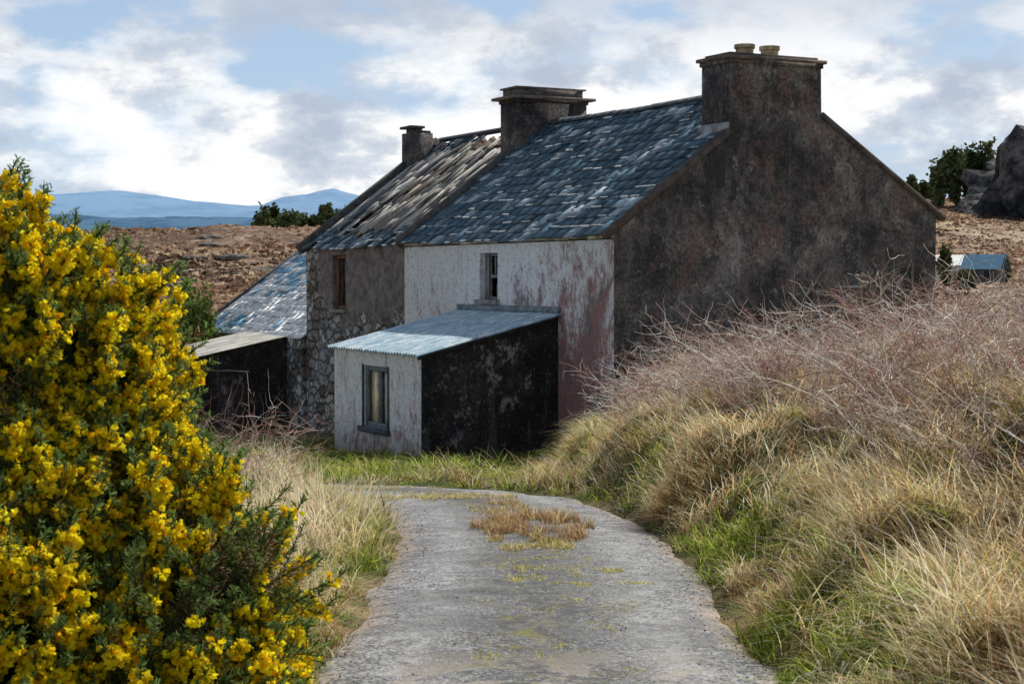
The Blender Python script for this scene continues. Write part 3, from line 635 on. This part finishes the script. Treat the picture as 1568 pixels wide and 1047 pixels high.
for (c,r) in lobes:
    c=np.array(c);r=np.array(r); area=4*math.pi*((r[0]*r[1]+r[0]*r[2]+r[1]*r[2])/3); n=int(area*180)
    d=rng.normal(0,1,(n,3)); d/=np.linalg.norm(d,axis=1,keepdims=True); dep=1-.22*rng.random(n)**1.5
    lump=.80+.40*vn(d[:,0]*3+c[0]*5+20,d[:,2]*3+d[:,1]*2+20,1)
    p=c+d*r*(dep*lump)[:,None]; nn=d/r; nn/=np.linalg.norm(nn,axis=1,keepdims=True)
    inside=np.zeros(n,bool)
    for (c2,r2) in lobes:
        if np.allclose(c,c2): continue
        inside|=(((p-np.array(c2))/np.array(r2))**2).sum(1)<.62
    k=~inside&(p[:,2]>-2.3)&(nn[:,1]<.75); P.append(p[k]); D.append(nn[k])
P=np.concatenate(P);D=np.concatenate(D); n=len(P)
dr=D*.75+np.array([0,0,.75])+rng.normal(0,.33,(n,3)); dr/=np.linalg.norm(dr,axis=1,keepdims=True)
a=np.cross(dr,rng.normal(0,1,(n,3))); a/=np.linalg.norm(a,axis=1,keepdims=True); b=np.cross(dr,a)
scl=rng.uniform(.65,1.25,n)*(1+.25*(rng.random(n)<.05))
nzv=vn(P[:,0]*3.2+30,P[:,2]*3.2+30,2); u=rng.random(n)
typ=np.where(u<.60,rng.integers(0,4,n),np.where(u<.76,4,np.where(u<.93,5,6)))
typ=np.where((nzv<.27)&(P[:,2]>-1.6),np.where(rng.random(n)<.5,6,5),typ)
A_=Acc()
for t,(Vt,Ft,Ct) in enumerate(SP):
    k=np.where(typ==t)[0]; 
    if not len(k): continue
    Rm=np.stack([a[k],b[k],dr[k]],-1)*scl[k][:,None,None]
    V=np.einsum('nij,mj->nmi',Rm,Vt)+(P[k]-dr[k]*.12)[:,None]
    Fc=(np.arange(len(k))[:,None,None]*len(Vt)+Ft[None]).reshape(-1,4)
    C=np.minimum((Ct[None]*rng.uniform(.88,1.12,(len(k),1,1))).reshape(-1,3),1)
    A_.add((V.reshape(-1,3),Fc,C))
gorse=empty('gorse_bush'); o=A_.make('foliage_and_flowers',m_leaf('gorse_mat',.5)); o.parent=gorse
Vc=[];Fc_=[];nn0=0
th=np.linspace(0,math.pi,14); ph=np.linspace(0,2*math.pi,24,endpoint=False)
for c,r in lobes:
    T_,Ph=np.meshgrid(th,ph,indexing='ij'); s_=.62+.12*vn(T_*3+c[0]*7+9,Ph*2+9,3)
    V=np.stack([c[0]+r[0]*s_*np.sin(T_)*np.cos(Ph),c[1]+r[1]*s_*np.sin(T_)*np.sin(Ph),c[2]+r[2]*s_*np.cos(T_)],-1)
    i=np.arange(T_.size).reshape(T_.shape)+nn0; j=np.roll(i,-1,axis=1); Vc.append(V.reshape(-1,3)); Fc_.append(np.stack([i[:-1],i[1:],j[1:],j[:-1]],-1).reshape(-1,4)); nn0+=T_.size
q=M('gorse_inner',1,0); q.bump(q.noise(30,4),1,.1); mk('dark_core_blobs',np.concatenate(Vc),np.concatenate(Fc_),q.col(q.ramp(q.noise(14,5,.7),[(.4,(.008,.01,.004)),(.65,(.035,.035,.015))])),parent=gorse)  # dark blobs added inside the bush to block light and hide gaps

# ------------------------------------------------ trees, shrubs, rocks
mLf=m_leaf('needles',.15)
def crown(Acc_,c,r,n,ls,col,nc=14):
    c=np.array(c);r=np.array(r); cen=rng.normal(0,1,(nc,3)); cen/=np.linalg.norm(cen,axis=1,keepdims=True); cen=c+cen*r*rng.uniform(.3,.85,(nc,1))
    k=rng.integers(0,nc,n); p=cen[k]+rng.normal(0,1,(n,3))*r*.23
    a=rng.normal(0,1,(n,3));a/=np.linalg.norm(a,axis=1,keepdims=True);b=np.cross(a,rng.normal(0,1,(n,3)));b/=np.linalg.norm(b,axis=1,keepdims=True)
    a=a*ls*rng.uniform(.5,1.2,(n,1));b=b*ls*.45
    V=np.stack([p-a-b,p+a-b,p+a+b,p-a+b],1).reshape(-1,3); Fc=np.arange(n*4).reshape(n,4)
    tone=rng.uniform(.5,1.4,nc)[k][:,None]*rng.uniform(.6,1.3,(n,1)); Acc_.add((V,Fc,np.array(col)*tone))
def trunk(Acc_,x,y,z,h,r):
    k=6; P=np.zeros((1,k,3)); f=np.linspace(0,1,k); P[0,:,0]=x+rng.normal(0,.1)*f;P[0,:,1]=y;P[0,:,2]=z-.3+h*f
    V,Fc=tubes(P,np.array([r])); Acc_.add((V,Fc,np.tile(np.array([.06,.05,.04]),(len(Fc),1))))
def gz1(x,y): return float(ground_z(np.array([x]),np.array([y]))[0])
def grove(name,lst,col,ls,n=1300):
    A2=Acc()
    for (p,d,rowtop,wpx) in lst:
        x=px(p,d); z=gz1(x,d); top=pz(rowtop,d); h=max(top-z,1.5); w_=wpx*d/2600/2
        trunk(A2,x,d,z,h*.8,.12*h/4); crown(A2,(x,d,z+h*.55),(w_,w_,h*.48),n,ls,col)
    A2.make(name,mLf)
grove('pine_trees',[(402,178,324,30),(418,180,318,36),(438,176,322,36),(457,182,320,36),(476,180,328,28),(496,176,316,28),(514,180,324,24),(530,184,322,24)],(.11,.14,.06),.25,1500)
grove('conifer_trees',[(1396,262,274,14),(1414,265,280,18),(1442,250,244,34),(1462,250,236,38),(1484,252,230,38),(1508,254,222,32),(1428,262,280,20)],(.14,.17,.08),.42,1700)
grove('juniper_bush',[(290,60,448,46),(316,60,444,40),(268,61,466,36)],(.22,.28,.07),.11,1800)
grove('roadside_shrubs',[(1445,120,376,22),(1475,112,438,40),(1540,150,394,18)],(.10,.12,.05),.16,900)
A_=Acc(); n=30000; d=70*(300/70)**rng.random(n); s=rng.random(n)<.5; r=np.where(s,rng.uniform(-.26,-.10,n),rng.uniform(.235,.34,n)); x=r*d;y=d; z=ground_z(x,y)
hh=rng.uniform(.06,.20,n)*(.5+1.5*vn(x*.12,y*.12,4)); p=np.stack([x,y,z+hh*.3],-1)
for rep in range(2):
    a=rng.normal(0,1,(n,3));a[:,2]*=.25;a/=np.linalg.norm(a,axis=1,keepdims=True);b=rng.normal(0,.3,(n,3))+np.array([0,0,1.])
    a*=hh[:,None]*1.8;b*=hh[:,None]*.55
    pc2=np.array([(.42,.29,.19),(.27,.165,.115),(.54,.41,.28),(.13,.09,.065)])[(np.clip(vn(x*.09,y*.06,6)*4+rng.normal(0,.5,n),0,3.9)).astype(int)]
    A_.add((np.stack([p-a-b,p+a-b,p+a*.6+b,p-a*.6+b],1).reshape(-1,3),np.arange(n*4).reshape(n,4),pc2*rng.uniform(.8,1.15,(n,1))))
A_.make('heather',mGr)
def rocks(name,lst,mat,sub=5,amp=.35,fs=1.6):
    bm=bmesh.new()
    for (c,r) in lst:
        res=bmesh.ops.create_icosphere(bm,subdivisions=sub,radius=1)
        co=np.array([v.co[:] for v in res['verts']]); ss=rng.uniform(0,50)
        nz=fbm(co[:,0]*fs+ss+co[:,2]*fs,co[:,1]*fs+ss-co[:,2]*fs*.7,1,5); st=np.floor(nz*9)/9
        co=co*(1+amp*((nz*.5+st*.5)-.47)*2)[:,None]*np.array(r)+np.array(c)
        for v,q_ in zip(res['verts'],co): v.co=q_
    me=bpy.data.meshes.new(name); bm.to_mesh(me); bm.free(); return new_obj(name,me,None,mat)
q=M('crag_rock',.95,.1); c=q.ramp(q.noise(.35,7,.75),[(.42,(.035,.037,.04)),(.5,(.11,.11,.118)),(.57,(.22,.21,.21)),(.66,(.30,.27,.16))]); q.bump(q.noise(.6,7,.75),1,1.2); mRk=q.col(c)
rocks('rock_outcrop',[((84,240,3),(23,16,18.5)),((65,236,5),(6,6,5)),((75,232,7),(9,7,9))],mRk,5,.42,2.6)
q=M('moor_rock',.95,.1); mR2=q.col(q.ramp(q.noise(2,6),[(.4,(.07,.06,.055)),(.6,(.22,.2,.18))]))
ls_=[]
for i in range(34):
    d=rng.uniform(105,160); xx=rng.uniform(-.25,-.11)*d; s_=rng.uniform(.25,.8); ls_.append(((xx,d,gz1(xx,d)-.1),(s_*1.8,s_,s_*.5)))
rocks('moor_boulders',ls_,mR2,2,.4)
def cottage(name,x,y,L,Wd,h,rh,rot,wc,rc):
    z=gz1(x,y)+.45
    e=empty(name,(x,y,z),rot); B=Boxes()
    V=[(-L/2,-Wd/2,-1),(L/2,-Wd/2,-1),(L/2,Wd/2,-1),(-L/2,Wd/2,-1),(-L/2,-Wd/2,h),(L/2,-Wd/2,h),(L/2,Wd/2,h),(-L/2,Wd/2,h),(-L/2,0,h+rh),(L/2,0,h+rh)]
    q=M(name+'_wall',.9); m1=q.col(q.ramp(q.noise(2,5),[(.4,tuple(np.array(wc)*.8)),(.6,wc)])); poly('walls',V,[[0,1,5,4],[2,3,7,6],[1,2,6,9,5],[3,0,4,8,7]],m1,e)
    q=M(name+'_roof',.6); m2=q.col(q.ramp(q.noise(2,5),[(.4,tuple(np.array(rc)*.8)),(.6,rc)])); o=.25
    k=rh/(Wd/2); poly('roof',[(-L/2-o,-Wd/2-o,h-o*k+.05),(L/2+o,-Wd/2-o,h-o*k+.05),(L/2+o,0,h+rh+.05),(-L/2-o,0,h+rh+.05),(-L/2-o,Wd/2+o,h-o*k+.05),(L/2+o,Wd/2+o,h-o*k+.05)],[[0,1,2,3],[3,2,5,4]],m2,e)
    B.box(-L*.25,-L*.1,-Wd/2-.03,-Wd/2-.003,.1,h*.8,(.04,.04,.05)); B.box(L*.1,L*.28,-Wd/2-.03,-Wd/2-.003,h*.35,h*.8,(.04,.04,.05)); B.make('door_and_window',mTr,e)
cottage('white_outbuilding',px(1455,152),152,3.4,2.6,1.3,.8,.15,(.85,.85,.85),(.7,.72,.74))
cottage('stone_shed',px(1507,148),148,3.0,2.8,1.5,1.1,-.5,(.12,.12,.12),(.08,.26,.42))
